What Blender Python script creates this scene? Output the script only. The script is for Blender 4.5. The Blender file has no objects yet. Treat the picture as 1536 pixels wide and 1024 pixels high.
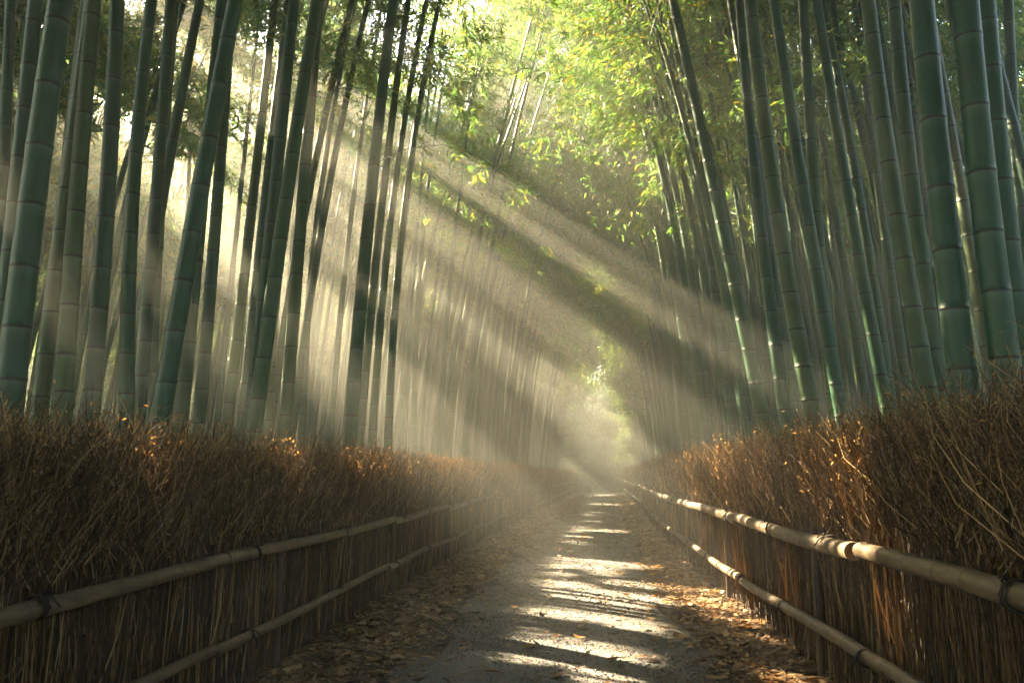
import bpy, math, random
import numpy as np
from mathutils import Vector

rng = np.random.default_rng(11)
random.seed(11)
S = bpy.context.scene
COL = S.collection
R = math.radians

# ------------------------------------------------------------------ camera
F = 1250.0                       # focal length in pixels of the 1536 px wide photograph
CAM = np.array([0.0, 0.0, 1.35])
PITCH = math.atan(200 / F)
YAW = math.atan(82 / F * math.cos(PITCH))      # the path runs along +Y, the camera looks a little left of it
cd = bpy.data.cameras.new('camera')
cd.sensor_width = 36
cd.lens = 36 * F / 1536
cd.clip_start = .05
cd.clip_end = 1000
cam = bpy.data.objects.new('camera', cd)
COL.objects.link(cam)
cam.location = CAM
cam.rotation_euler = (R(90) + PITCH, 0, YAW)
S.camera = cam


def ray(px, py):
    x, y = (px - 768) / F, -(py - 512) / F
    fw = math.cos(PITCH) - y * math.sin(PITCH)
    up = math.sin(PITCH) + y * math.cos(PITCH)
    return np.array([x * math.cos(YAW) - fw * math.sin(YAW), x * math.sin(YAW) + fw * math.cos(YAW), up])


def at(px, py, d):
    r = ray(px, py)
    return CAM + r * (d / r[1])


def on_ground(px, py):
    r = ray(px, py)
    return CAM + r * (-CAM[2] / r[2])


SUN = ray(-350, -400)
SUN = SUN / np.linalg.norm(SUN)
SUN_EL = math.asin(SUN[2])
SUN_AZ = math.atan2(SUN[0], SUN[1])            # from +Y, clockwise


def shift(y):                                  # the path bends gently to the right
    y = np.asarray(y, float)
    return np.where(y < 30, .0012 * y * y * np.sign(y).clip(0, 1), 1.08 + .046 * (y - 30))


# ------------------------------------------------------------------ materials
def node_mat(name):
    m = bpy.data.materials.new(name)
    m.use_nodes = True
    nt = m.node_tree
    b = nt.nodes['Principled BSDF']
    return m, nt, b


def ramp(nt, stops):
    n = nt.nodes.new('ShaderNodeValToRGB')
    e = n.color_ramp.elements
    while len(e) > 1:
        e.remove(e[-1])
    e[0].position, e[0].color = stops[0][0], (*stops[0][1], 1)
    for p, c in stops[1:]:
        k = e.new(p)
        k.color = (*c, 1)
    return n


def noise(nt, scale, detail=4, rough=.55, vec=None):
    n = nt.nodes.new('ShaderNodeTexNoise')
    n.inputs['Scale'].default_value = scale
    n.inputs['Detail'].default_value = detail
    n.inputs['Roughness'].default_value = rough
    if vec is not None:
        nt.links.new(vec, n.inputs['Vector'])
    return n


def mixc(nt, a, b, fac, mode='MIX'):
    n = nt.nodes.new('ShaderNodeMix')
    n.data_type = 'RGBA'
    n.blend_type = mode
    for i, v in ((0, fac), (6, a), (7, b)):
        if hasattr(v, 'is_output'):
            nt.links.new(v, n.inputs[i])
        else:
            n.inputs[i].default_value = v if i == 0 else (*v, 1)
    return n.outputs[2]


def mathn(nt, op, a, b=0.0):
    n = nt.nodes.new('ShaderNodeMath')
    n.operation = op
    for i, v in ((0, a), (1, b)):
        if hasattr(v, 'is_output'):
            nt.links.new(v, n.inputs[i])
        else:
            n.inputs[i].default_value = v
    return n.outputs[0]


def bump(nt, b, h, strength, dist):
    n = nt.nodes.new('ShaderNodeBump')
    n.inputs['Strength'].default_value = strength
    n.inputs['Distance'].default_value = dist
    nt.links.new(h, n.inputs['Height'])
    nt.links.new(n.outputs[0], b.inputs['Normal'])


def culm_material():
    m, nt, b = node_mat('bamboo_culm')
    L = nt.links.new
    geo = nt.nodes.new('ShaderNodeNewGeometry')
    oi = nt.nodes.new('ShaderNodeObjectInfo')
    tc = nt.nodes.new('ShaderNodeTexCoord')
    mp = nt.nodes.new('ShaderNodeMapping')
    mp.inputs['Scale'].default_value = (9, 9, 1.1)
    L(tc.outputs['Object'], mp.inputs[0])
    base = ramp(nt, [(0, (.005, .043, .021)), (.45, (.008, .056, .024)), (.75, (.020, .066, .018)), (.92, (.050, .075, .018)), (1, (.085, .085, .026))])
    L(oi.outputs['Random'], base.inputs[0])
    n1 = noise(nt, 1.0, 5, .6, mp.outputs[0])
    c = mixc(nt, base.outputs[0], (.018, .082, .040), mathn(nt, 'MULTIPLY', n1.outputs[0], .6))
    n2 = noise(nt, 26, 3, .7, tc.outputs['Object'])
    sp = ramp(nt, [(.60, (0, 0, 0)), (.72, (1, 1, 1))])
    L(n2.outputs[0], sp.inputs[0])
    c = mixc(nt, c, (.06, .12, .07), mathn(nt, 'MULTIPLY', sp.outputs[0], .4))
    n3 = noise(nt, 4.0, 4, .7, tc.outputs['Object'])
    st = ramp(nt, [(.54, (0, 0, 0)), (.68, (1, 1, 1))])
    L(n3.outputs[0], st.inputs[0])
    c = mixc(nt, c, (.035, .042, .022), mathn(nt, 'MULTIPLY', st.outputs[0], .55))
    at_ = nt.nodes.new('ShaderNodeAttribute')
    at_.attribute_name = 'ring'
    sep = nt.nodes.new('ShaderNodeSeparateColor')
    L(at_.outputs['Color'], sep.inputs[0])
    c = mixc(nt, c, (.10, .15, .105), mathn(nt, 'MULTIPLY', sep.outputs[1], .42))
    c = mixc(nt, c, (.012, .014, .011), sep.outputs[0])
    L(c, b.inputs['Base Color'])
    b.inputs['Roughness'].default_value = .46
    b.inputs['Specular IOR Level'].default_value = .3
    bump(nt, b, n1.outputs[0], .25, .01)
    return m


def island_material(name, stops, rough=.7, transl=0.0, spec=.3, tcol=None):
    m, nt, b = node_mat(name)
    L = nt.links.new
    geo = nt.nodes.new('ShaderNodeNewGeometry')
    r = ramp(nt, stops)
    L(geo.outputs['Random Per Island'], r.inputs[0])
    L(r.outputs[0], b.inputs['Base Color'])
    b.inputs['Roughness'].default_value = rough
    b.inputs['Specular IOR Level'].default_value = spec
    if transl:
        t = nt.nodes.new('ShaderNodeBsdfTranslucent')
        L(mixc(nt, r.outputs[0], tcol, 1.0, 'MULTIPLY'), t.inputs[0])
        mx = nt.nodes.new('ShaderNodeMixShader')
        mx.inputs[0].default_value = transl
        L(b.outputs[0], mx.inputs[1])
        L(t.outputs[0], mx.inputs[2])
        L(mx.outputs[0], nt.nodes['Material Output'].inputs['Surface'])
    return m


M_CULM = culm_material()
M_LEAF = island_material('bamboo_leaf', [(0, (.040, .085, .030)), (.5, (.065, .115, .038)), (.80, (.10, .13, .04)), (1, (.24, .16, .03))],  # yellow share raised, colouring in golden sun glints on the leaves
                         .45, .5, .35, (2.5, 2.8, 1.25))
M_BRANCH = island_material('bamboo_branch', [(0, (.05, .07, .03)), (1, (.09, .09, .04))], .6)
M_SHRUB = island_material('shrub_leaf', [(0, (.025, .05, .018)), (1, (.06, .09, .03))], .5, .35, .3, (1.8, 1.8, 1.0))
M_TWIG = island_material('brushwood', [(0, (.022, .014, .006)), (.35, (.062, .036, .013)), (.72, (.16, .093, .032)), (.88, (.30, .185, .070)), (1, (.43, .295, .125))], .75, 0, .2)
M_TUFT = island_material('dry_leaf', [(0, (.12, .065, .022)), (.5, (.21, .125, .045)), (1, (.32, .22, .09))], .7, .45, .2, (2.2, 1.8, 1.2))
M_LITTER = island_material('litter_leaf', [(0, (.045, .027, .014)), (.35, (.13, .075, .034)), (.7, (.25, .145, .06)), (.92, (.38, .27, .14)), (1, (.40, .19, .04))],
                           .55, .2, .4, (1.4, 1.2, 1.0))
M_STONE = island_material('pebble', [(0, (.05, .05, .05)), (.5, (.13, .125, .115)), (1, (.26, .25, .23))], .8)
M_TWINE = island_material('twine', [(0, (.015, .011, .008)), (1, (.03, .022, .015))], .85)


def rail_material():
    m, nt, b = node_mat('dry_bamboo')
    L = nt.links.new
    tc = nt.nodes.new('ShaderNodeTexCoord')
    mp = nt.nodes.new('ShaderNodeMapping')
    mp.inputs['Scale'].default_value = (14, 1.6, 14)
    L(tc.outputs['Object'], mp.inputs[0])
    n1 = noise(nt, 1.6, 6, .65, mp.outputs[0])
    r = ramp(nt, [(.32, (.040, .027, .011)), (.5, (.105, .072, .032)), (.70, (.20, .142, .066))])
    L(n1.outputs[0], r.inputs[0])
    n2 = noise(nt, 9, 5, .7, tc.outputs['Object'])
    s = ramp(nt, [(.52, (0, 0, 0)), (.70, (1, 1, 1))])
    L(n2.outputs[0], s.inputs[0])
    c = mixc(nt, r.outputs[0], (.07, .055, .035), mathn(nt, 'MULTIPLY', s.outputs[0], .7))
    a = nt.nodes.new('ShaderNodeAttribute')
    a.attribute_name = 'ring'
    sep = nt.nodes.new('ShaderNodeSeparateColor')
    L(a.outputs['Color'], sep.inputs[0])
    c = mixc(nt, c, (.05, .035, .02), mathn(nt, 'MULTIPLY', sep.outputs[0], .85))
    L(c, b.inputs['Base Color'])
    b.inputs['Roughness'].default_value = .6
    bump(nt, b, n2.outputs[0], .5, .01)
    return m


def gravel_material():
    m, nt, b = node_mat('path_gravel')
    L = nt.links.new
    tc = nt.nodes.new('ShaderNodeTexCoord')
    n1 = noise(nt, 1.1, 5, .6, tc.outputs['Object'])
    n2 = noise(nt, 95, 4, .75, tc.outputs['Object'])
    v = nt.nodes.new('ShaderNodeTexVoronoi')
    v.inputs['Scale'].default_value = 130
    L(tc.outputs['Object'], v.inputs['Vector'])
    r = ramp(nt, [(.32, (.055, .055, .052)), (.52, (.16, .156, .146)), (.70, (.30, .287, .262))])
    L(n2.outputs[0], r.inputs[0])
    c = mixc(nt, r.outputs[0], v.outputs['Color'], .12)
    big = ramp(nt, [(.32, (.62, .60, .57)), (.68, (1.12, 1.1, 1.05))])
    L(n1.outputs[0], big.inputs[0])
    c = mixc(nt, c, big.outputs[0], 1.0, 'MULTIPLY')
    L(c, b.inputs['Base Color'])
    b.inputs['Roughness'].default_value = .85
    b.inputs['Specular IOR Level'].default_value = .25
    h = mathn(nt, 'ADD', n2.outputs[0], mathn(nt, 'MULTIPLY', v.outputs['Distance'], .6))
    bump(nt, b, h, .8, .012)
    return m


def soil_material():
    m, nt, b = node_mat('forest_soil')
    L = nt.links.new
    tc = nt.nodes.new('ShaderNodeTexCoord')
    n1 = noise(nt, 2.3, 6, .7, tc.outputs['Object'])
    n2 = noise(nt, 45, 4, .7, tc.outputs['Object'])
    r = ramp(nt, [(.3, (.025, .018, .012)), (.6, (.065, .045, .027)), (.8, (.10, .072, .042))])
    L(mathn(nt, 'ADD', mathn(nt, 'MULTIPLY', n1.outputs[0], .5), mathn(nt, 'MULTIPLY', n2.outputs[0], .5)), r.inputs[0])
    L(r.outputs[0], b.inputs['Base Color'])
    b.inputs['Roughness'].default_value = .9
    bump(nt, b, n2.outputs[0], .7, .03)
    return m


M_RAIL = rail_material()
M_GRAVEL = gravel_material()
M_SOIL = soil_material()

# ------------------------------------------------------------------ mesh helpers


def mesh_data(name, V, Q, mat, smooth=False, ring=None):
    V = np.asarray(V, np.float32)
    Q = np.asarray(Q, np.int32)
    k = Q.shape[1]
    me = bpy.data.meshes.new(name)
    me.vertices.add(len(V))
    me.vertices.foreach_set('co', V.ravel())
    me.loops.add(Q.size)
    me.loops.foreach_set('vertex_index', Q.ravel())
    me.polygons.add(len(Q))
    me.polygons.foreach_set('loop_start', np.arange(0, Q.size, k, dtype=np.int32))
    me.polygons.foreach_set('use_smooth', np.full(len(Q), smooth, dtype=bool))
    if ring is not None:
        a = me.color_attributes.new('ring', 'FLOAT_COLOR', 'POINT')
        c = np.ones((len(V), 4), np.float32)
        c[:, :3] = 0
        c[:, 0] = ring[:, 0]
        c[:, 1] = ring[:, 1]
        a.data.foreach_set('color', c.ravel())
    me.update(calc_edges=True)
    me.materials.append(mat)
    return me


def link(name, data, parent=None, loc=(0, 0, 0)):
    o = bpy.data.objects.new(name, data)
    COL.objects.link(o)
    o.location = loc
    if parent is not None:
        o.parent = parent
    return o


def tag(o, label=None, cat=None, group=None, kind=None):
    for k, v in (('label', label), ('category', cat), ('group', group), ('kind', kind)):
        if v:
            o[k] = v
    return o


def tubes(P, rad, sides=3):
    """P: N x K x 3 polylines, rad: N x K radii -> vertices, quads; open ends."""
    N, K, _ = P.shape
    T = np.gradient(P, axis=1)
    T /= np.linalg.norm(T, axis=2, keepdims=True) + 1e-9
    ref = np.where(np.abs(T[..., 2:3]) > .8, np.array([1.0, 0, 0]), np.array([0, 0, 1.0]))
    A = np.cross(T, ref)
    A /= np.linalg.norm(A, axis=2, keepdims=True) + 1e-9
    B = np.cross(T, A)
    th = np.arange(sides) / sides * 2 * np.pi
    V = P[:, :, None, :] + rad[:, :, None, None] * (np.cos(th)[None, None, :, None] * A[:, :, None, :] + np.sin(th)[None, None, :, None] * B[:, :, None, :])
    idx = np.arange(N * K * sides).reshape(N, K, sides)
    a, b = idx[:, :-1, :], idx[:, 1:, :]
    Q = np.stack([a, np.roll(a, -1, 2), np.roll(b, -1, 2), b], -1).reshape(-1, 4)
    return V.reshape(-1, 3), Q


def unit(v):
    return v / (np.linalg.norm(v, axis=-1, keepdims=True) + 1e-9)


def leaf_quads(c, u, L, W, droop=.25):
    """leaf blades as creased quads; c: n x 3 stalk ends, u: n x 3 directions."""
    n = len(c)
    u = unit(u)
    s = unit(np.cross(u, unit(rng.normal(size=(n, 3)) * .6 + np.array([0, 0, 1.0]))))
    L = np.broadcast_to(L, n)[:, None]
    W = np.broadcast_to(W, n)[:, None]
    dn = np.array([0, 0, -1.0])
    V = np.stack([c, c + .38 * L * u + .5 * W * s, c + L * u + dn * L * droop, c + .38 * L * u - .5 * W * s], 1)
    return V


def quads_to_mesh(name, V4, mat):
    n = len(V4)
    return mesh_data(name, V4.reshape(-1, 3), np.arange(n * 4).reshape(n, 4), mat)


def rodtube(C, rad, sides, ax=0):
    """one tube along centres C (n x 3): rings in the plane of two fixed axes (culms: XY, rails: XZ)."""
    n = len(C)
    th = np.arange(sides) / sides * 2 * np.pi
    e1 = np.array([1.0, 0, 0])
    e2 = np.array([0, 1.0, 0]) if ax == 0 else np.array([0, 0, 1.0])
    V = C[:, None, :] + rad[:, None, None] * (np.cos(th)[None, :, None] * e1 + np.sin(th)[None, :, None] * e2)
    idx = np.arange(n * sides).reshape(n, sides)
    a, b = idx[:-1], idx[1:]
    Q = np.stack([a, np.roll(a, -1, 1), np.roll(b, -1, 1), b], -1).reshape(-1, 4)
    if ax == 1:
        Q = Q[:, ::-1]
    return V.reshape(-1, 3), Q


# ------------------------------------------------------------------ gaps in the canopy that let the sun through
GAPS = []          # point, two cross axes, their half widths


def gap(p, r, stretch=1.0):
    view = unit(p - CAM)
    a = unit(view - SUN * (view @ SUN))        # cross axis lying in the plane of sun and line of sight
    b = np.cross(SUN, a)
    GAPS.append((p, a, b, r * stretch, r))


def in_gap(C, pad=.04):
    m = np.zeros(len(C), bool)
    for p, a, b, ra, rb in GAPS:
        d = C - p
        m |= ((d @ a / (ra + pad)) ** 2 + (d @ b / (rb + pad)) ** 2 < 1) & ((d @ SUN) > .5)
    return m


#GAPS-BEGIN
for px, py, d, r, s in ((652, 216, 13, .12, 11), (648, 246, 13, .11, 12), (612, 298, 12.5, .10, 13), (612, 328, 12.5, .14, 10), (600, 452, 12, .11, 12), (603, 478, 12, .08, 14),
                        (548, 506, 11.5, .10, 12), (549, 538, 11.5, .14, 10), (546, 576, 11.5, .09, 12), (400, 440, 9, .14, 7), (885, 605, 34, .35, 6), (895, 640, 36, .25, 6),
                        (640, 590, 15, .12, 8), (690, 330, 20, .12, 6), (440, 330, 10, .08, 6)):
    gap(at(px, py, d), r, s)
for px, py, r in ((790, 903, .26), (905, 985, .30), (800, 965, .22), (950, 900, .30), (760, 848, .34), (850, 848, .40), (930, 850, .40), (840, 815, .35), (900, 797, .5),
                  (820, 797, .3), (850, 772, .6), (900, 757, .9), (880, 743, 1.2), (960, 880, .25), (1000, 905, .25), (830, 880, .2)):
    gap(on_ground(px, py), r, 1.0)
for px, py, d, r in ((40, 690, 4.2, .13), (345, 690, 7.2, .30), (440, 655, 8.5, .30), (600, 680, 13.5, .45), (640, 685, 15, .45), (700, 705, 20, .5), (760, 715, 26, .6),
                     (1320, 760, 5.0, .30), (1345, 840, 4.7, .24), (1100, 760, 8, .22), (1035, 840, 10, .35), (1090, 850, 8.6, .22), (1000, 760, 16, .4), (960, 720, 26, .8),
                     (1180, 760, 6.6, .15), (1520, 290, 6.0, .14), (1420, 480, 5.2, .12), (945, 720, 40, 1.0), (830, 200, 17, .75), (890, 190, 18, .7), (870, 400, 30, .6), (800, 60, 17, .4), (700, 120, 20, .35), (640, 60, 17, .35),
                     (900, 520, 42, .8), (870, 300, 22, .5)):
    gap(at(px, py, d), r, 1.0)
HEDGE0 = len(GAPS)
# small openings over the fences: light on the brush tops and faces
for y, r in ((4.1, .16), (6.05, .20), (7.8, .22), (9.1, .20), (9.9, .34), (12.1, .36), (13.1, .26), (14.1, .34), (15.0, .36), (16.6, .3), (18.2, .4), (20, .4), (21.6, .3), (23.5, .4), (26, .5), (29, .5), (32, .5)):
    gap(np.array([float(shift(y)) - 2.15, y, 1.52]), r)
for y, z, r in ((4.65, 1.3, .22), (4.75, .75, .18), (5.35, 1.0, .16), (6.8, 1.3, .28), (6.9, .6, .22), (9.0, 1.2, .28), (9.1, .5, .2), (11.4, 1.25, .34), (11.7, .6, .26), (13.3, 1.1, .3), (15.8, 1.2, .3),
                (18, .9, .3), (20.5, 1.2, .35), (24, .8, .4), (28, 1.2, .4), (32, .9, .45)):
    gap(np.array([float(shift(y)) + 1.68, y, z]), r)
HEDGE1 = len(GAPS)
for _ in range(16):                             # and thin rays in the middle distance
    gap(at(rng.uniform(560, 850), rng.uniform(200, 640), rng.uniform(18, 36)), rng.uniform(.12, .24), 3)
for _ in range(26):                             # light falling through the far end of the canopy
    gap(at(rng.uniform(770, 930), rng.uniform(360, 620), rng.uniform(36, 60)), rng.uniform(.28, .55))
for px, py, d, r, q in ((640, 276, 17, .12, 6), (605, 392, 16, .16, 6), (575, 430, 19, .10, 6), (900, 600, 44, .6, 3), (870, 560, 50, .6, 3)):
    gap(at(px, py, d), r, q)
#GAPS-END

# ------------------------------------------------------------------ bamboo


def culm_mesh(C_of_z, H, D, sides=10, zmax=None, seed=0):
    r_ = np.random.default_rng(seed)
    zs, rr, ring = [0.0], [D / 2 * 1.04], [(0, 0)]
    z, k = .10 + r_.random() * .15, 0
    top = zmax or H
    while z < top - .05:
        r = D / 2 * (1 - (z / H) ** 1.35) ** .9 + .004
        sw = 1.03
        for dz, f, a, w in ((-.10, .982, 0, .0), (-.05, .985, 0, .35), (-.012, 1.0, .0, 1), (-.010, 1.0, 1, 0), (0, sw, 1, 0), (.006, sw, .85, 0), (.009, 1.0, .0, .1), (.05, .99, 0, 0)):
            zs.append(z + dz), rr.append(r * f), ring.append((a, w))
        z += (.20 + .22 * min(1, z / 3.0)) * (.88 + .24 * r_.random()) * (1.0 if z < .7 * H else .8)
    zs.append(top), rr.append(D / 2 * max(0.0, 1 - (top / H) ** 1.35) ** .9 + .003), ring.append((0, 0))
    zs = np.array(zs)
    V, Q = rodtube(C_of_z(zs), np.array(rr), sides)
    return mesh_data('culm', V, Q, M_CULM, True, np.repeat(np.array(ring, np.float32), sides, 0))


def crown_arrays(C_of_z, H, lo, n_branch, n_clus, n_leaf, L, W, blen=1.6):
    """branches (polylines) and leaves of one bamboo crown along its culm."""
    t = lo + (1 - lo) * rng.random(n_branch) ** .85
    z = t * H
    C = C_of_z(z)
    az = rng.random(n_branch) * 2 * np.pi
    up = .25 + .5 * rng.random(n_branch)
    bl = blen * (.45 + .75 * rng.random(n_branch)) * (1.15 - .75 * ((t - lo) / (1 - lo)) ** 2.0)
    h = np.stack([np.cos(az), np.sin(az), np.zeros(n_branch)], 1)
    s = np.linspace(0, 1, 5)
    P = C[:, None, :] + h[:, None, :] * (bl[:, None] * s)[:, :, None]
    P[:, :, 2] += bl[:, None] * (up[:, None] * s - .75 * s ** 2.2)
    rad = np.broadcast_to(.009 - .006 * s, (n_branch, 5))
    # leaf sprays along the outer part of each branch
    k = rng.integers(0, n_branch, n_branch * n_clus)
    u = .25 + .8 * rng.random(len(k)) ** .7
    pc = C[k] + h[k] * (bl[k] * u)[:, None]
    pc[:, 2] += bl[k] * (up[k] * u - .75 * u ** 2.2)
    pc += rng.normal(size=pc.shape) * np.array([.16, .16, .10]) * blen
    j = np.repeat(np.arange(len(k)), n_leaf)
    dirs = h[k][j] * .6 + rng.normal(size=(len(j), 3)) * np.array([.75, .75, .35]) + np.array([0, 0, -.35])
    c = pc[j] + rng.normal(size=(len(j), 3)) * L * .45
    sz = .7 + .6 * rng.random(len(j))
    V4 = leaf_quads(c, dirs, L * sz, W * sz)
    return P, rad, V4


class Curve:
    """horizontal offset of a culm over its height"""
    def __init__(self, ax, bx, ay, by, lin=99.0):
        self.a = (ax, bx, ay, by)

    def __call__(self, z):
        ax, bx, ay, by = self.a
        z = np.asarray(z, float)
        return np.stack([ax * z + bx * z * z, ay * z + by * z * z, z], -1)


N_INVIEW = 0


def bamboo(loc, curve, H, D, label, group, fine, lo=.5, seed=0, sides=10, n_branch=42, n_clus=7, n_leaf=9, L=.2, W=.043, cat='bamboo', blen=1.6):
    root = link('bamboo', None, None, loc)
    tag(root, label, cat, group)
    link('culm', culm_mesh(curve, H, D, sides, seed=seed), root)
    P, rad, V4 = crown_arrays(curve, H, lo, n_branch, n_clus, n_leaf, L, W, blen)
    V, Q = tubes(P, rad, 3)
    link('branch_sprays', mesh_data('branch', V, Q, M_BRANCH), root)
    cen = V4.mean(1) + np.asarray(loc)
    V4 = V4[~in_gap(cen)]
    link('foliage', quads_to_mesh('foliage', V4, M_LEAF), root)
    return root


# --- culms read off the photograph: x at the height of the fence top (y=600), at y=300 and at y=0, width in pixels, tone words
ROW_L = [
    (-14, -2, 9, 24), (-8, 20, 47, 30), (15, 50, 93, 44), (62, 92, 125, 22), (84, 104, 128, 14), (98, 120, 147, 29), (138, 162, 178, 28),
    (190, 198, 226, 25), (207, 228, 247, 22), (228, 244, 268, 18), (262, 281, 288, 10), (276, 306, 338, 24), (304, 331, 355, 20), (330, 362, 395, 11), (345, 379, 412, 18),
    (368, 399, 434, 19), (383, 417, 450, 22), (404, 431, 490, 16), (444, 490, 553, 14), (454, 478, 531, 13), (420, 446, 470, 9), (520, 553, 600, 5),
    (545, 575, 614, 15), (562, 590, 640, 14), (585, 610, 662, 14), (500, 530, 575, 11), (622, 640, 690, 9)]
ROW_R = [
    (1452, 1420, 1392, 42), (1508, 1465, 1432, 42), (1545, 1508, 1482, 34), (1560, 1532, 1517, 20), (1392, 1338, 1296, 27), (1412, 1371, 1341, 25), (1362, 1319, 1279, 16), (1328, 1272, 1224, 20),
    (1334, 1287, 1250, 16), (1250, 1224, 1206, 20), (1268, 1241, 1218, 12), (1258, 1206, 1159, 21), (1215, 1164, 1126, 26), (1176, 1139, 1112, 21), (1140, 1077, 1012, 22),
    (1152, 1128, 1066, 12), (1150, 1106, 1046, 10), (1062, 1018, 942, 14), (1038, 990, 922, 14), (1008, 962, 880, 9), (978, 918, 850, 9), (1094, 1050, 985, 15),
    (1112, 1062, 1000, 13), (955, 905, 862, 7), (1022, 978, 905, 10), (1085, 1058, 1030, 5), (1300, 1250, 1195, 14), (1430, 1385, 1350, 14), (1230, 1180, 1140, 12)]

ORD = ['first', 'second', 'third', 'fourth', 'fifth', 'sixth', 'seventh', 'eighth', 'ninth', 'tenth', 'eleventh', 'twelfth', 'thirteenth', 'fourteenth', 'fifteenth', 'sixteenth',
       'seventeenth', 'eighteenth', 'nineteenth', 'twentieth', 'twenty-first', 'twenty-second', 'twenty-third', 'twenty-fourth', 'twenty-fifth', 'twenty-sixth', 'twenty-seventh',
       'twenty-eighth', 'twenty-ninth', 'thirtieth', 'thirty-first', 'thirty-second']


def traced(row, side):
    order = sorted(range(len(row)), key=lambda i: -side * row[i][0] if side > 0 else row[i][0])
    for rank, i in enumerate(order):
        x6, x3, x0, w = row[i]
        thin = w < 6
        D = .045 if thin else float(np.interp(w, [7, 14, 25, 44], [.115, .135, .150, .170]))
        d = F * D / w
        lat_min = 2.25 if side > 0 else 2.75             # behind the fence
        for _ in range(3):
            X = abs(at(x6, 600, d)[0] - float(shift(d)))
            if X < lat_min:
                k = lat_min / X * 1.01
                d *= k
                D *= k if not thin else 1
        pts = [at(x, y, d) for x, y in ((x6, 600), (x3, 300), (x0, 0))]
        zz = [p[2] for p in pts]
        xx = [p[0] for p in pts]
        c2, c1, c0 = np.polyfit(zz, xx, 2)
        c2 = float(np.clip(c2, -.02, .02))
        c1, c0 = np.polyfit(zz, np.array(xx) - c2 * np.array(zz) ** 2, 1)
        H = 13 + 3 * rng.random()
        if thin:
            H = 9.0
        zt = zz[2]
        sl = c1 + 2 * c2 * zt
        z1 = zz[0]
        sl1 = c1 + 2 * c2 * z1

        def cx(z, c2=c2, c1=c1, zt=zt, sl=sl, z1=z1, sl1=sl1, side=side):
            f = lambda q: c2 * q * q + c1 * q
            y = np.where(z > zt, f(zt) + sl * (z - zt) - side * .008 * (z - zt) ** 2, f(z))
            return np.where(z < z1, f(z1) + sl1 * (z - z1), y)
        base_x = c0 + float(cx(np.array(0.0)))
        wob = rng.normal() * .01

        def curve(z, cx=cx, wob=wob):
            z = np.asarray(z, float)
            return np.stack([cx(z) - float(cx(np.array(0.0))), wob * z, z], -1)
        look = 'thick' if w >= 24 else 'slim' if w < 12 else 'medium'
        if thin:
            look = 'very thin'
        lean = abs(x6 - x0) / 600
        pose = 'upright' if lean < .12 else 'leaning' if lean < .2 else 'arching'
        where = 'left' if side < 0 else 'right'
        label = f'{look} {pose} bamboo, {ORD[rank]} of the front culms behind the {where} fence, counting from camera'
        L_ = .22 if d < 8 else .12 if d < 14 else .14 if d < 24 else .18
        r = bamboo((base_x, d, 0), curve, H, D, label, f'front bamboo culms behind the {where} fence', True, .6 if thin else .68 if d < 8 else .58, seed=rank + (100 if side > 0 else 0),
                   sides=20 if w > 18 else 12, L=L_, W=L_ * .19, n_branch=52 if not thin else 20, n_leaf=16, blen=1.7)
        POS.append((base_x, d))


POS = []
traced(ROW_L, -1)
traced(ROW_R, 1)

# --- the rest of the grove: a few kinds of bamboo, copied
LBL = {('l', 0): ('bamboo culm standing in the crowded grove behind the front row of the left fence', 'bamboo of the left grove'),
       ('r', 0): ('bamboo culm standing in the crowded grove behind the front row of the right fence', 'bamboo of the right grove')}


def make_kind(i, L, dense, H, front=False, n_leaf=9):
    a, b = (.03 + .05 * rng.random(), .008 + .006 * rng.random()) if not front else (.02 + .06 * rng.random(), .002 + .004 * rng.random())
    cv = Curve(a, b, .02 * rng.normal(), .002 * rng.normal())      # bends towards its own +X
    D = .115 + .03 * rng.random() + (.025 if front else 0)
    me = culm_mesh(cv, H, D, 10, seed=500 + i)
    P, rad, V4 = crown_arrays(cv, H, .66 if front else .46, int(52 * dense), 7, n_leaf, L, L * (.2 if n_leaf > 9 else .22), 1.8)
    V, Q = tubes(P, rad, 3)
    return dict(cv=cv, H=H, P=P, rad=rad, culm=me, branch=mesh_data('branch', V, Q, M_BRANCH), V4=V4, foliage=quads_to_mesh('foliage', V4, M_LEAF))


NEAR = [make_kind(i, .125, 1.15, 13 + i * .5, n_leaf=18) for i in range(5)]
FRONT = [make_kind(30 + i, .16, 1.8, 13.5 + i * .5, True, 22) for i in range(4)]  # crowns above the frame, thickened to stop sun leaking onto the near culms
FAR = [make_kind(10 + i, .25, 1.15, 13 + i * .6, n_leaf=10) for i in range(5)]
SHADE = [make_kind(40 + i, .30, 1.9, 13.5 + i * .6, n_leaf=11) for i in range(5)]
COARSE = [make_kind(20 + i, .42, 1.9, 13.5 + i * .5) for i in range(3)]  # unseen bamboo behind the camera, added to darken the foreground


def rot_scale(V, th, sc):
    c, s = math.cos(th), math.sin(th)
    x = V[..., 0] * c - V[..., 1] * s
    y = V[..., 0] * s + V[..., 1] * c
    return np.stack([x, y, V[..., 2]], -1) * sc


def copy_kind(kd, loc, th, sc, label, group):
    root = link('bamboo', None, None, loc)
    tag(root, label, 'bamboo', group)
    root.rotation_euler = (0, 0, th)
    root.scale = (sc, sc, sc)
    link('culm', kd['culm'], root)
    Pw = rot_scale(kd['P'], th, sc) + np.asarray(loc)
    bm_ = in_gap(Pw.reshape(-1, 3), .0).reshape(Pw.shape[:2]).any(1)
    if bm_.any():
        V, Q = tubes(kd['P'][~bm_], kd['rad'][~bm_], 3)
        link('branch_sprays', mesh_data('branch', V, Q, M_BRANCH), root)
    else:
        link('branch_sprays', kd['branch'], root)
    cen = rot_scale(kd['V4'].mean(1), th, sc) + np.asarray(loc)
    m = in_gap(cen, .05)
    link('foliage', quads_to_mesh('foliage', kd['V4'][~m], M_LEAF) if m.any() else kd['foliage'], root)
    return root


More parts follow.
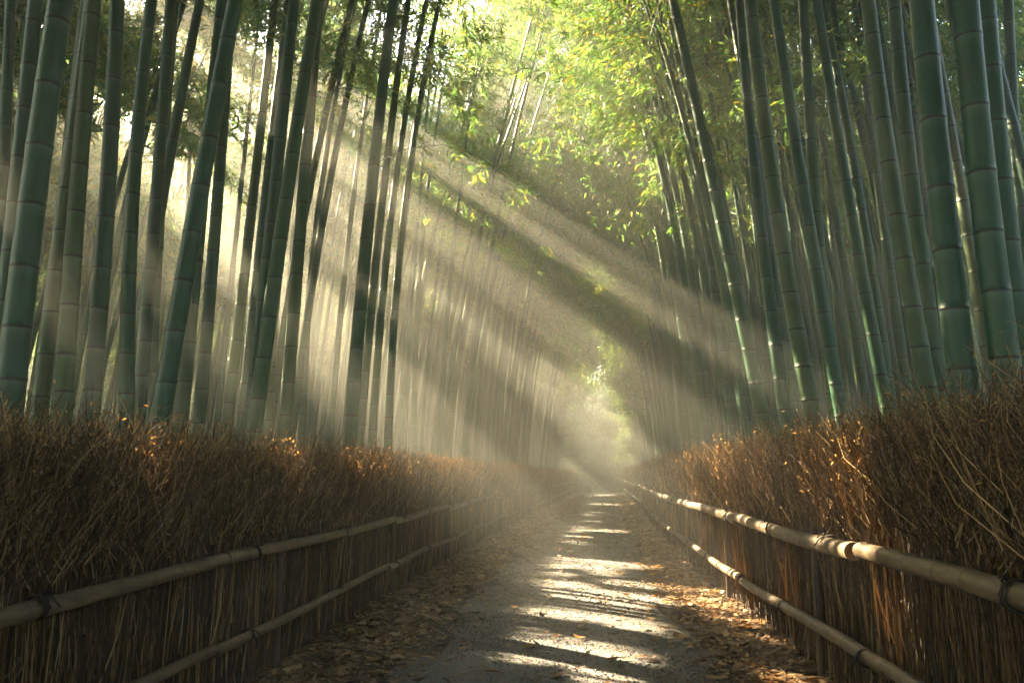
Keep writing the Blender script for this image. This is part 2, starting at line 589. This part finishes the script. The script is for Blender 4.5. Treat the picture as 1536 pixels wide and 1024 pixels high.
def in_frame(x, y):
    if y < 3:
        return False
    p = 850 + F * x / y
    return -120 < p < 1660


cnt = 0
OUT_LEAVES, OUT_CULMS = [], []


def clearing(x, y):
    """an opening deep in the left grove where the sky shows low between the culms"""
    if y < 20 or x > 0:
        return False
    p = 850 + F * x / y
    return (340 < p < 505 and rng.random() < .3) or (p <= 340 and rng.random() < .05)



def in_lane(x, y, n, k=1.0, n0=0):
    zs = np.linspace(1.5, 10, 60)
    pts = np.stack([np.full(60, x), np.full(60, y), zs], 1)
    for p, a, b, ra, rb in GAPS[n0:n]:
        dd = pts - p
        if (((dd @ a / (ra * k)) ** 2 + (dd @ b / (rb * k + .04)) ** 2 < 1) & ((dd @ SUN) > .3)).any():
            return True
    return False


def fill(side, y0, y1, o0, o1, dens, mind=.45, mass=False):
    global cnt
    n = int((y1 - y0) * (o1 - o0) * dens)
    made = 0
    for _ in range(n * 6):
        if made >= n:
            break
        y = y0 + (y1 - y0) * rng.random()
        o = o0 + (o1 - o0) * rng.random()
        edge = (2.55 if side < 0 else 2.1)
        x = float(shift(y)) + side * (edge + o)
        if any((x - p) ** 2 + (y - q) ** 2 < mind ** 2 for p, q in POS):
            continue
        vis = in_frame(x, y)
        if not vis and y > 3 and o < 1 and rng.random() < .5:
            continue
        # keep lanes of the brightest shafts free of standing culms
        zs = np.linspace(1.5, 9, 40)
        pts = np.stack([np.full(40, x), np.full(40, y), zs], 1)
        blocked = in_lane(x, y, 15, .9) and rng.random() < .95
        if not blocked and o < 7 and in_lane(x, y, HEDGE1, .8, HEDGE0) and rng.random() < .75:
            blocked = True
        if not blocked and rng.random() < .6:
            for p, a, b, ra, rb in GAPS[15:31]:
                dd = pts - p
                if (((dd @ a / (ra * .7)) ** 2 + (dd @ b / (rb * .7)) ** 2 < 1) & ((dd @ SUN) > .3)).any():
                    blocked = True
                    break
        if blocked or clearing(x, y):
            continue
        POS.append((x, y))
        made += 1
        d = math.hypot(x, y)
        kd = (COARSE if y < 1 else FRONT if d < 14 else SHADE) if not vis else FRONT if d < 11 and o < 5 else NEAR if d < 27 and o < 5 else SHADE if side < 0 and o > 4 else FAR
        kd = kd[int(rng.integers(len(kd)))]
        th = (0 if side < 0 else math.pi) + rng.normal() * (.35 if o < 4 else .9)
        lb, gp = LBL[('l' if side < 0 else 'r', 0)]
        sc = .88 + .27 * rng.random()
        if not vis or mass:
            M = rot_scale(kd['V4'], th, sc) + np.array([x, y, 0])
            OUT_LEAVES.append(M[~in_gap(M.mean(1), .1)])
            zz = np.linspace(0, kd['H'], 9)
            OUT_CULMS.append(rot_scale(kd['cv'](zz), th, sc) + np.array([x, y, 0]))
        else:
            copy_kind(kd, (x, y, 0), th, sc, lb, gp)
        cnt += vis and not mass


fill(-1, 4.6, 10, .5, 3.2, .45, .55)
fill(1, 4.6, 10, .9, 4.0, .38, .55)
fill(-1, 6, 18, 4, 14, .10, .8)
fill(-1, 9, 58, .2, 3.0, .42)
fill(1, 9, 58, .2, 3.0, .36)
fill(-1, 4, 62, 3.0, 9, .16, .7)
fill(1, 5, 60, 3.0, 9, .12, .7)
fill(-1, 8, 66, 9, 20, .10, 1.0, True)
fill(1, 12, 62, 9, 16, .06, 1.0, True)
fill(-1, 8, 32, .2, 5.5, .26, .36)
fill(1, 8, 32, .2, 4.5, .26, .36)
fill(-1, -14, 3.5, .3, 9, .30, .5)
fill(1, -14, 3.5, .3, 9, .30, .5)
fill(-1, -14, 4, 9, 17, .05, .8)
fill(1, -14, 6, 9, 15, .06, .8)
print('bamboo in frame about', cnt + len(ROW_L) + len(ROW_R), 'all', len(POS))

PC = np.array(OUT_CULMS)
V, Q = tubes(PC, np.broadcast_to(.065 * (1 - np.linspace(0, 1, 9) ** 1.5 * .9), PC.shape[:2]), 10)
tag(link('surrounding_bamboo_culms', mesh_data('surrounding_bamboo_culms', V, Q, M_CULM, True, np.zeros((len(V), 2), np.float32))), 'rest of the bamboo grove standing around the path', 'bamboo', None, 'stuff')
tag(link('surrounding_foliage', quads_to_mesh('surrounding_foliage', np.concatenate(OUT_LEAVES), M_LEAF)), 'leaves of the bamboo grove around the path', 'foliage', None, 'stuff')

# --- the far grove that closes every view: one mass
NF = 900
yy, xx = [], []
while len(xx) < NF:
    y = rng.uniform(6, 100)
    x = rng.uniform(-48, 42)
    cx_ = float(shift(y))
    if y < 64 and (-21 < x - cx_ < 17):
        continue
    if x < 0 and y > 20 and 340 < 850 + F * x / y < 505 and rng.random() < .5:
        continue
    if y >= 64 and y < 68 and abs(x - cx_) < 2:
        continue
    xx.append(x), yy.append(y)
ND = 1500
while len(xx) < NF + ND:
    y = 12 + 50 * rng.random() ** .95
    o = .3 + 17 * rng.random() ** 2.3
    sd_ = -1 if rng.random() < .62 else 1
    x = float(shift(y)) + sd_ * ((2.5 if sd_ < 0 else 2.1) + o)
    p_ = 850 + F * x / y
    if sd_ < 0 and 340 < p_ < 505 and rng.random() < .25:
        continue
    if any((x - p) ** 2 + (y - q) ** 2 < .09 for p, q in POS) or in_lane(x, y, 31):
        continue
    POS.append((x, y))
    xx.append(x), yy.append(y)
NF += ND
xx, yy = np.array(xx), np.array(yy)
Hh = rng.uniform(12, 15, NF)
K = 7
s = np.linspace(0, 1, K)
az = rng.random(NF) * 2 * np.pi
bend = rng.uniform(.5, 2.5, NF)
inn = np.arange(NF) >= NF - ND
az[inn] = np.where(xx[inn] < 0, 0, np.pi) + rng.normal(size=ND) * .5
bend[inn] = rng.uniform(.8, 3.0, ND)
P = np.zeros((NF, K, 3))
P[:, :, 0] = xx[:, None] + np.cos(az)[:, None] * bend[:, None] * s ** 2
P[:, :, 1] = yy[:, None] + np.sin(az)[:, None] * bend[:, None] * s ** 2
P[:, :, 2] = Hh[:, None] * s
rad = (.056 * (1 - s ** 1.5 * .9))[None, :] * rng.uniform(.8, 1.2, (NF, 1))
V, Q = tubes(P, rad, 6)
tag(link('distant_bamboo_culms', mesh_data('distant_bamboo_culms', V, Q, M_CULM, True, np.zeros((len(V), 2), np.float32))), 'hazy mass of distant bamboo culms closing the view behind both groves', 'bamboo', None, 'stuff')
parts = []
for nl, l0, l1, w0, w1, mode in ((430000, .27, .48, .10, .17, 0), (90000, .8, 1.2, .32, .5, 1)):
    latx = np.abs(xx - shift(yy))
    inner = inn & ((yy < 34) | (rng.random(NF) < .55)) | np.where(xx < 0, latx < 28, latx < 24) & (yy < 64) & ~inn | ((yy >= 64) & (latx < 22))
    pool = np.nonzero(inner if mode == 0 else ~inner & ~inn & ((yy < 60) | (np.abs(latx) > 22)))[0]
    k = pool[rng.integers(0, len(pool), nl)]
    t = .30 + .70 * rng.random(nl) ** .8
    t = np.where(inn[k], .58 + .42 * rng.random(nl), t)
    c = np.stack([xx[k] + np.cos(az[k]) * bend[k] * t ** 2, yy[k] + np.sin(az[k]) * bend[k] * t ** 2, Hh[k] * t], 1) + rng.normal(size=(nl, 3)) * np.array([1.1, 1.1, .5])
    f = np.clip(yy[k] / 46, .38, 1.0) if mode == 0 else 1.0
    V4 = leaf_quads(c, rng.normal(size=(nl, 3)) + np.array([0, 0, -.5]), rng.uniform(l0, l1, nl) * f, rng.uniform(w0, w1, nl) * f * (.75 if mode == 0 else 1))
    parts.append(V4[~in_gap(V4.mean(1), .13 if mode == 0 else .3)])
V4 = np.concatenate(parts)
tag(link('distant_foliage', quads_to_mesh('distant_foliage', V4, M_LEAF)), 'hazy green canopy of the distant bamboo grove', 'foliage', None, 'stuff')

# leafy thicket under the outer culms, down to the ground
nu = 150000
t = rng.random(nu)
y = rng.uniform(-22, 80, nu)
band = rng.random(nu)
x = np.where(band < .42, -rng.uniform(19, 25, nu) , np.where(band < .78, rng.uniform(15.5, 21, nu), rng.uniform(-26, 26, nu)))
y = np.where(band >= .78, np.where(rng.random(nu) < .7, rng.uniform(69, 77, nu), rng.uniform(-26, -18, nu)), y)
x = x + np.where(y > 0, shift(y), 0)
hmax = 5.5 + 2.0 * np.sin(x * .7 + y * .45) + 1.5 * np.sin(y * 1.1 + 1)
z = np.abs(hmax) * rng.random(nu) ** .9
ne = 60000
x = np.concatenate([x, shift(70) + rng.uniform(-9, 9, ne)])
y = np.concatenate([y, rng.uniform(66.5, 76, ne)])
z = np.concatenate([z, 9 * rng.random(ne) ** 1.2])
nu += ne
V4 = leaf_quads(np.stack([x, y, z + .1], 1), rng.normal(size=(nu, 3)) + np.array([0, 0, -.3]), rng.uniform(.22, .45, nu), rng.uniform(.09, .17, nu))
V4 = V4[~in_gap(V4.mean(1))]
tag(link('undergrowth', quads_to_mesh('undergrowth', V4, M_SHRUB)), 'dim leafy thicket filling the back of the grove', 'undergrowth', None, 'stuff')

# ------------------------------------------------------------------ ground and path
n = 2
g = 115.0
gx = np.linspace(-g, g, 60)
GX, GY = np.meshgrid(gx, gx + 25)
GZ = np.zeros_like(GX)
V = np.stack([GX, GY, GZ], -1).reshape(-1, 3)
idx = np.arange(3600).reshape(60, 60)
Q = np.stack([idx[:-1, :-1], idx[:-1, 1:], idx[1:, 1:], idx[1:, :-1]], -1).reshape(-1, 4)
tag(link('ground', mesh_data('ground', V, Q, M_SOIL)), None, None, None, 'structure')

ys = np.concatenate([np.arange(-8, 30, .25), np.arange(30, 66, .6)])
lx = -1.12 + .10 * np.sin(ys * 1.9) + .06 * np.sin(ys * 4.7 + 1) + rng.normal(size=len(ys)) * .03
rx = 1.02 + .10 * np.sin(ys * 1.5 + 2) + .06 * np.sin(ys * 5.1) + rng.normal(size=len(ys)) * .03
m = 9
A = np.zeros((len(ys), m, 3))
for j in range(m):
    f = j / (m - 1)
    A[:, j, 0] = shift(ys) + lx * (1 - f) + rx * f
    A[:, j, 1] = ys
    A[:, j, 2] = .008 + .03 * (1 - (2 * f - 1) ** 2)
idx = np.arange(len(ys) * m).reshape(len(ys), m)
Q = np.stack([idx[:-1, :-1], idx[:-1, 1:], idx[1:, 1:], idx[1:, :-1]], -1).reshape(-1, 4)
tag(link('path', mesh_data('path', A.reshape(-1, 3), Q, M_GRAVEL, True)), None, None, None, 'structure')


def path_z(x, y):
    f = ((x - shift(y)) + 1.12) / 2.14
    return np.where((f > 0) & (f < 1), .008 + .03 * (1 - (2 * f - 1) ** 2), 0)


# loose grit on the path
n = 26000
y = 3.8 + 16 * rng.random(n) ** 1.6
x = shift(y) + rng.uniform(-1.25, 1.2, n)
r = rng.uniform(.003, .010, n) * (1 + y * .05)
o8 = np.array([[1, 0, 0], [0, 1, 0], [-1, 0, 0], [0, -1, 0], [0, 0, .7], [0, 0, -.5]])
th = rng.random(n) * 6.28
c_, s_ = np.cos(th), np.sin(th)
base = o8[None] * (r[:, None, None] * rng.uniform(.6, 1.3, (n, 6, 1)))
V = np.stack([base[..., 0] * c_[:, None] - base[..., 1] * s_[:, None] + x[:, None], base[..., 0] * s_[:, None] + base[..., 1] * c_[:, None] + y[:, None],
              base[..., 2] + path_z(x, y)[:, None] + .001], -1).reshape(-1, 3)
f8 = np.array([[0, 1, 4], [1, 2, 4], [2, 3, 4], [3, 0, 4], [1, 0, 5], [2, 1, 5], [3, 2, 5], [0, 3, 5]])
Q = (f8[None] + (np.arange(n) * 6)[:, None, None]).reshape(-1, 3)
tag(link('gravel', mesh_data('gravel', V, Q, M_STONE)), 'loose pale grit scattered over the grey path', 'gravel', None, 'stuff')

# fallen leaves along both edges, thinning towards the middle of the path
n = 62000
y = 3.2 + 55 * rng.random(n) ** 2.0
u = rng.random(n)
left = rng.random(n) < .58
e = rng.exponential(.28, n)
x = np.where(left, -2.25 + rng.random(n) * .85 + e * .5, 1.75 - rng.random(n) * .62 - e * .45)
stray = rng.random(n) < .035
x = np.where(stray, rng.uniform(-1.1, 1.0, n), x)
x += shift(y)
L = .035 + .10 * rng.random(n) ** 1.6
W = L * np.where(rng.random(n) < .7, rng.uniform(.13, .28, n), rng.uniform(.3, .6, n)) * (1 + y * .02)
L = L * (1 + y * .012)
th = rng.random(n) * 6.28
dx, dy = np.cos(th), np.sin(th)
curl = rng.uniform(-.1, .45, n) * L
tilt = rng.normal(size=n) * .35
z0 = path_z(x, y) + .006 + rng.random(n) ** 2 * .028
V = np.zeros((n, 6, 3))
for q, (al, wd, zc) in enumerate(((-.5, .12, 1), (-.5, -.12, 1), (0, .5, 0), (0, -.5, 0), (.5, .06, .8), (.5, -.06, .8))):
    V[:, q, 0] = x + dx * L * al - dy * W * wd
    V[:, q, 1] = y + dy * L * al + dx * W * wd
    V[:, q, 2] = z0 + curl * zc * .6 + W * wd * tilt + .2 * W * abs(wd)
Q = (np.array([[0, 2, 3, 1], [2, 4, 5, 3]])[None] + (np.arange(n) * 6)[:, None, None]).reshape(-1, 4)
tag(link('fallen_leaves', mesh_data('fallen_leaves', V.reshape(-1, 3), Q, M_LITTER)), 'brown fallen leaves drifted along both edges of the path', 'leaves', None, 'stuff')

# ------------------------------------------------------------------ brushwood fences with bamboo rails


def fence(side, label):
    face = 1.66 if side > 0 else 2.10
    top = 1.62 if side > 0 else 1.50
    rails = ((.37, .040), (.93, .050)) if side > 0 else ((.37, .032), (.86, .038))
    y_end = 60.0
    deep = .26 if side < 0 else .50
    root = link('brushwood_fence', None, None, (side * face, 5, 0))
    tag(root, label, 'fence')
    org = np.array([side * face, 5, 0])

    def spread(n, near=1.2):                    # more of them close to the camera
        return 1.2 + (y_end - 1.2) * rng.random(n) ** 2.3

    def sticks(n, z0, z1, ln0, ln1, lean_y, lean_x, r0, depth, bow=.05, dy=0.0):
        y = spread(n)
        o = depth[0] + (depth[1] - depth[0]) * rng.random(n) ** 1.3
        zb = rng.uniform(z0, z1, n)
        ln = rng.uniform(ln0, ln1, n)
        ty = rng.normal(size=n) * lean_y + dy
        tx = rng.normal(size=n) * lean_x
        s = np.linspace(0, 1, 4)
        P = np.zeros((n, 4, 3))
        b1 = rng.normal(size=n) * bow
        b2 = rng.normal(size=n) * bow
        px = shift(y) + side * (face + o)
        P[:, :, 0] = px[:, None] + (ln * tx)[:, None] * s + b1[:, None] * np.sin(s * 3.14)
        P[:, :, 1] = y[:, None] + (ln * ty)[:, None] * s + b2[:, None] * np.sin(s * 3.14)
        P[:, :, 2] = zb[:, None] + ln[:, None] * s
        sc = (1 + y * .045)
        rad = (r0 * rng.uniform(.5, 1.4, n) * sc)[:, None] * (1 - .65 * s)[None, :]
        return P, rad

    out = -side                                # towards the path
    sets = [
        sticks(12000, -.05, .45, .45, .95, .06, .03, .0034, (0, .30), .025),
        sticks(12000, .25, .85, .45, .85, .16, .08, .0032, (.03, .03 + .8 * deep), .02),
        sticks(17000, rails[1][0] + .05, top - .38, .30, .60, .34, .18, .0028, (-.12, deep), .06, .08),
        sticks(14000, top - .55, top - .22, .18, .42, .50, .32, .0022, (-.14, deep), .05, .05),
        sticks(4000, top - .35, top - .12, .14, .40, .55, .40, .0020, (-.12, deep), .05),
    ]
    P = np.concatenate([q[0] for q in sets])
    rad = np.concatenate([q[1] for q in sets])
    # short side twigs forking off the upper sticks
    n = 40000
    k = rng.integers(12000, len(P), n)
    a = rng.random(n)
    q0 = P[k, 1] * (1 - a)[:, None] + P[k, 2] * a[:, None]
    dirs = unit(P[k, 3] - P[k, 0]) + rng.normal(size=(n, 3)) * np.array([.45, .5, .3])
    ln = rng.uniform(.06, .22, n)
    s = np.linspace(0, 1, 4)
    P2 = q0[:, None, :] + unit(dirs)[:, None, :] * (ln[:, None] * s)[:, :, None] + (rng.normal(size=(n, 1, 3)) * .02) * np.sin(s * 3.14)[None, :, None]
    r2 = rad[k, 2][:, None] * np.array([.9, .7, .5, .3])[None, :]
    V, Q = tubes(np.concatenate([P, P2]) - org, np.concatenate([rad, r2]), 3)
    link('brush', mesh_data('brush', V, Q, M_TWIG), root)
    # withered leaves caught in the upper brush
    n = 30000
    k = rng.integers(32000, len(P), n)
    a = rng.random(n)
    c = P[k, 2] * (1 - a)[:, None] + P[k, 3] * a[:, None] + rng.normal(size=(n, 3)) * .025
    sc = 1 + c[:, 1] * .03
    V4 = leaf_quads(c, rng.normal(size=(n, 3)) + np.array([0, 0, .3]), rng.uniform(.014, .034, n) * sc, rng.uniform(.005, .011, n) * sc, .1)
    link('withered_leaves', quads_to_mesh('withered_leaves', V4 - org, M_TUFT), root)
    # solid dark core added inside the brush so no light passes through
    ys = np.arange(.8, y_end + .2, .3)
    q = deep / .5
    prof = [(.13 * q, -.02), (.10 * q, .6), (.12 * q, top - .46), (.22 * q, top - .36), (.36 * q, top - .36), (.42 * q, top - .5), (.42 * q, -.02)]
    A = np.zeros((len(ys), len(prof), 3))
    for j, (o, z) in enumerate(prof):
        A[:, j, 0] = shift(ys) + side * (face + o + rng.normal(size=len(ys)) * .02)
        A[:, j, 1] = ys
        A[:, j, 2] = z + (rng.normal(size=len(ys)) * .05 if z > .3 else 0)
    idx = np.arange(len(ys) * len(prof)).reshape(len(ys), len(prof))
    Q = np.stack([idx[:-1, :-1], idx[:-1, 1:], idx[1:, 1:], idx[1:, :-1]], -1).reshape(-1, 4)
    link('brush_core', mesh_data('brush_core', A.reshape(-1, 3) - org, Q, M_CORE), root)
    # rails: long poles laid end over end and tied on with dark twine
    for z, r in rails:
        y = 1.0
        while y < y_end:
            ln = rng.uniform(3.4, 4.6)
            y2 = min(y + ln + .15, y_end)
            ys_, rr, ring = [], [], []
            q = y
            k = 0
            while q < y2:
                for dz, f, a in ((-.03, .985, 0), (-.008, 1.05, .2), (0, 1.07, 1), (.007, 1.05, .9), (.03, .99, 0)):
                    ys_.append(q + dz), rr.append(r * f), ring.append((a, 0))
                q += rng.uniform(.26, .40)
            ys_ = np.array(ys_)
            ph = rng.random() * 6
            tap = 1.05 - .12 * (ys_ - y) / ln
            sx = shift(ys_) + side * (face - .045 - r) + .012 * np.sin(ys_ * 1.3 + ph)
            sz = z + .014 * np.sin(ys_ * 1.1 + ph) + (.012 if k else 0)
            C = np.stack([sx, ys_, sz + 0 * ys_], 1)
            sd = 16 if y < 16 else 10
            V, Q = rodtube(C - org, np.array(rr) * tap, sd, 1)
            ring = np.repeat(np.array(ring, np.float32), sd, 0)
            nv = len(V)
            V = np.concatenate([V, [C[0] - org], [C[-1] - org]])
            i0, i1 = nv, nv + 1
            ca = [[i0, j, (j + 1) % sd, i0] for j in range(sd)]
            me = bpy.data.meshes.new('rail')
            fs = [tuple(f) for f in Q] + [(i0, (j + 1) % sd, j) for j in range(sd)] + [(i1, nv - sd + j, nv - sd + (j + 1) % sd) for j in range(sd)]
            me.from_pydata([tuple(v) for v in V], [], fs)
            at_ = me.color_attributes.new('ring', 'FLOAT_COLOR', 'POINT')
            cc = np.zeros((nv + 2, 4), np.float32)
            cc[:nv, 0] = ring[:, 0]
            cc[:, 3] = 1
            at_.data.foreach_set('color', cc.ravel())
            me.polygons.foreach_set('use_smooth', [True] * len(fs))
            me.materials.append(M_RAIL)
            rail = link('rail', me, root)
            # twine: a few turns round the pole with loose ends
            for ty in (y + .25 + .2 * rng.random(), y + ln * .55):
                if ty > y_end - .5 or ty > 34:
                    continue
                t = np.linspace(0, 1, 40)
                PP, RR = [], []
                cx_ = float(shift(ty)) + side * (face - .045 - r)
                rr_ = r * 1.06 + .005
                PP.append(np.stack([cx_ + rr_ * np.cos(t * 6.283 * 4), ty + (t - .5) * .035, z + rr_ * np.sin(t * 6.283 * 4)], 1))
                for e in range(3):
                    v = unit(np.array([out * .5 + rng.normal() * .3, rng.normal() * .6, .5 + rng.normal() * .6]))
                    b0 = np.array([cx_ + out * rr_ * .5, ty, z + rr_ * .85])
                    PP.append(b0 + v * (t * .065)[:, None] + np.array([0, 0, -.05]) * (t ** 2)[:, None])
                PP = np.array(PP)
                V, Q = tubes(PP - org, np.full(PP.shape[:2], .0045), 5)
                link('twine', mesh_data('twine', V, Q, M_TWINE, True), rail)
            y += ln
    # stakes that the rails are tied to
    for y in np.arange(2.4, y_end, 3.6):
        if y > 40:
            break
        xx_ = float(shift(y)) + side * (face - .01)
        zs = np.linspace(-.05, rails[1][0] + .10, 6)
        C = np.stack([np.full(6, xx_), np.full(6, y), zs], 1)
        V, Q = rodtube(C - org, np.full(6, .026), 10)
        link('stake', mesh_data('stake', V, Q, M_STAKE, True), root)
    return root


M_CORE, nt_, b_ = node_mat('shaded_core')
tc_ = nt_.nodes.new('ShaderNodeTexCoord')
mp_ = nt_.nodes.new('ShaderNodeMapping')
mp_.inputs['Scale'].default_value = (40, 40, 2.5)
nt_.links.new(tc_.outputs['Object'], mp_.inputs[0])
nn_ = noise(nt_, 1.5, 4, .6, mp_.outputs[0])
rr_ = ramp(nt_, [(.35, (.008, .005, .003)), (.65, (.035, .02, .010))])  # near-black browns: shade between the twigs put into the core colour
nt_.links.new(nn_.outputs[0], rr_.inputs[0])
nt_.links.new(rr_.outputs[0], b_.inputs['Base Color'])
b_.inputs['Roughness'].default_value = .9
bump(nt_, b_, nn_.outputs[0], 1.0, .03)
M_STAKE = island_material('old_stake', [(0, (.05, .035, .02)), (1, (.10, .07, .04))], .8)

fence(-1, 'brown brushwood fence with two bamboo rails along the left edge of the path')
fence(1, 'brown brushwood fence with two bamboo rails along the right edge of the path')

# ------------------------------------------------------------------ dark shrubs closing the far end of the path


def shrub(x, y, h, w, label, n=5200):
    root = link('shrub', None, None, (x, y, 0))
    tag(root, label, 'shrub')
    nb = 26
    s = np.linspace(0, 1, 5)
    az = rng.random(nb) * 6.28
    P = np.zeros((nb, 5, 3))
    rr = w * rng.uniform(.3, .95, nb)
    hh = h * rng.uniform(.45, .95, nb)
    P[:, :, 0] = (np.cos(az) * rr)[:, None] * s ** 1.3
    P[:, :, 1] = (np.sin(az) * rr)[:, None] * s ** 1.3
    P[:, :, 2] = hh[:, None] * s
    V, Q = tubes(P, np.broadcast_to(.03 - .022 * s, (nb, 5)), 4)
    link('stem', mesh_data('stem', V, Q, M_BRANCH), root)
    k = rng.integers(0, nb, n)
    u = .2 + .85 * rng.random(n)
    c = np.stack([np.cos(az[k]) * rr[k] * u ** 1.3, np.sin(az[k]) * rr[k] * u ** 1.3, hh[k] * u], 1) + rng.normal(size=(n, 3)) * np.array([.28, .28, .22])
    c[:, 2] = np.maximum(c[:, 2], .04)
    V4 = leaf_quads(c, rng.normal(size=(n, 3)), rng.uniform(.12, .22, n), rng.uniform(.05, .09, n))
    link('foliage', quads_to_mesh('foliage', V4, M_SHRUB), root)


shrub(2.6, 63, 2.6, 1.7, 'dark round shrub at the far end of the path between the two fences')
shrub(4.6, 61.5, 2.2, 1.3, 'low dark shrub against the far end of the right fence')
shrub(.2, 62, 2.4, 1.4, 'pale hazy shrub against the far end of the left fence')
shrub(3.4, 66, 4.2, 2.2, 'tall dark shrub rising behind the others where the path ends')

# ------------------------------------------------------------------ broad-leaved trees leaning in where the path bends


def leafy_tree(x, y, h, z0, w, label, lean=0.0, n=5200):
    root = link('leafy_tree', None, None, (x, y, 0))
    tag(root, label, 'tree')
    zs = np.linspace(0, h * .85, 9)
    C = np.stack([lean * (zs / h) ** 1.5 + .12 * np.sin(zs * .8), .1 * np.sin(zs * .6 + 1), zs], 1)
    V, Q = rodtube(C, .13 * (1 - zs / h * .85), 10)
    trunk = link('trunk', mesh_data('trunk', V, Q, M_STAKE, True), root)
    nb = 22
    t = rng.uniform(z0 / h * .85, .84, nb)
    b0 = np.stack([np.interp(t * h, zs, C[:, 0]), np.interp(t * h, zs, C[:, 1]), t * h], 1)
    az = rng.random(nb) * 6.28
    ln = w * rng.uniform(.5, 1.0, nb) * (1.15 - .6 * t)
    s = np.linspace(0, 1, 5)
    P = b0[:, None, :] + np.stack([np.cos(az), np.sin(az), np.zeros(nb)], 1)[:, None, :] * (ln[:, None] * s)[:, :, None]
    P[:, :, 2] += ln[:, None] * (.45 * s - .35 * s ** 2)
    V, Q = tubes(P, np.broadcast_to(.035 - .028 * s, (nb, 5)), 5)
    link('limb', mesh_data('limb', V, Q, M_STAKE, True), trunk)
    ncl = nb * 9
    k = rng.integers(0, nb, ncl)
    u = .3 + .75 * rng.random(ncl)
    pc = b0[k] + np.stack([np.cos(az[k]), np.sin(az[k]), np.zeros(ncl)], 1) * (ln[k] * u)[:, None]
    pc[:, 2] += ln[k] * (.45 * u - .35 * u ** 2)
    pc += rng.normal(size=(ncl, 3)) * np.array([.25, .25, .18])
    j = rng.integers(0, ncl, n)
    c = pc[j] + rng.normal(size=(n, 3)) * np.array([.22, .22, .10])
    V4 = leaf_quads(c, rng.normal(size=(n, 3)) * np.array([1, 1, .4]), rng.uniform(.10, .18, n), rng.uniform(.05, .09, n), .15)
    link('foliage', quads_to_mesh('foliage', V4, M_LEAF), root)


leafy_tree(float(shift(36)) + 3.0, 36, 9.5, 4.2, 2.9, 'leafy tree reaching over the right fence between the arching bamboo', -1.2)
leafy_tree(float(shift(50)) + 2.9, 50, 7.5, 2.4, 2.6, 'low leafy tree over the far part of the right fence', -.9)
leafy_tree(float(shift(53)) - 3.1, 53, 8.5, 2.6, 2.8, 'leafy tree over the far part of the left fence', 1.0)
leafy_tree(float(shift(58)) + 3.0, 59, 6.5, 1.8, 2.2, 'small leafy tree where the right fence ends', -.6)
leafy_tree(float(shift(66)) - .8, 67.5, 10.5, 2.2, 4.2, 'tall leafy tree behind the shrubs at the end of the path', .6, 9000)

# ------------------------------------------------------------------ haze, sun, sky
bm_v = []
x0, x1, y0, y1, z0, z1 = -118, 118, -93, 143, -1.0, 18.5
Vb = [(x0, y0, z0), (x1, y0, z0), (x1, y1, z0), (x0, y1, z0), (x0, y0, z1), (x1, y0, z1), (x1, y1, z1), (x0, y1, z1)]
Fb = [(0, 3, 2, 1), (4, 5, 6, 7), (0, 1, 5, 4), (1, 2, 6, 5), (2, 3, 7, 6), (3, 0, 4, 7)]
me = bpy.data.meshes.new('haze')
me.from_pydata(Vb, [], Fb)
hm = bpy.data.materials.new('haze')
hm.use_nodes = True
nt = hm.node_tree
nt.nodes.clear()
mo = nt.nodes.new('ShaderNodeOutputMaterial')
pv = nt.nodes.new('ShaderNodeVolumePrincipled')
pv.inputs['Color'].default_value = (.92, .935, .85, 1)
pv.inputs['Density'].default_value = HAZE = .0104
pv.inputs['Density Attribute'].default_value = ''
pv.inputs['Anisotropy'].default_value = .5
nt.links.new(pv.outputs[0], mo.inputs['Volume'])
me.materials.append(hm)
tag(link('haze', me), 'warm morning haze filling the bamboo grove', 'haze', None, 'stuff')

ld = bpy.data.lights.new('sun', 'SUN')
ld.energy = 5.0
ld.angle = R(.5)
ld.color = (1.0, .79, .51)
so = bpy.data.objects.new('sun', ld)
COL.objects.link(so)
so.location = (0, 0, 30)
so.rotation_euler = Vector(SUN).to_track_quat('Z', 'Y').to_euler()

w = bpy.data.worlds.new('World')
S.world = w
w.use_nodes = True
nt = w.node_tree
bg = nt.nodes['Background']
sky = nt.nodes.new('ShaderNodeTexSky')
sky.sky_type = 'NISHITA'
sky.sun_disc = False
sky.sun_elevation = SUN_EL
sky.sun_rotation = SUN_AZ
sky.dust_density = 3.0
nt.links.new(sky.outputs[0], bg.inputs[0])
bg.inputs[1].default_value = .085

S.view_settings.view_transform = 'Standard'
S.view_settings.look = 'None'
S.view_settings.gamma = 1
S.view_settings.exposure = 4.42
c = S.cycles
c.use_denoising = True
c.max_bounces = 6
c.diffuse_bounces = 3
c.glossy_bounces = 2
c.transmission_bounces = 4
c.volume_bounces = 1
c.caustics_reflective = False
c.caustics_refractive = False
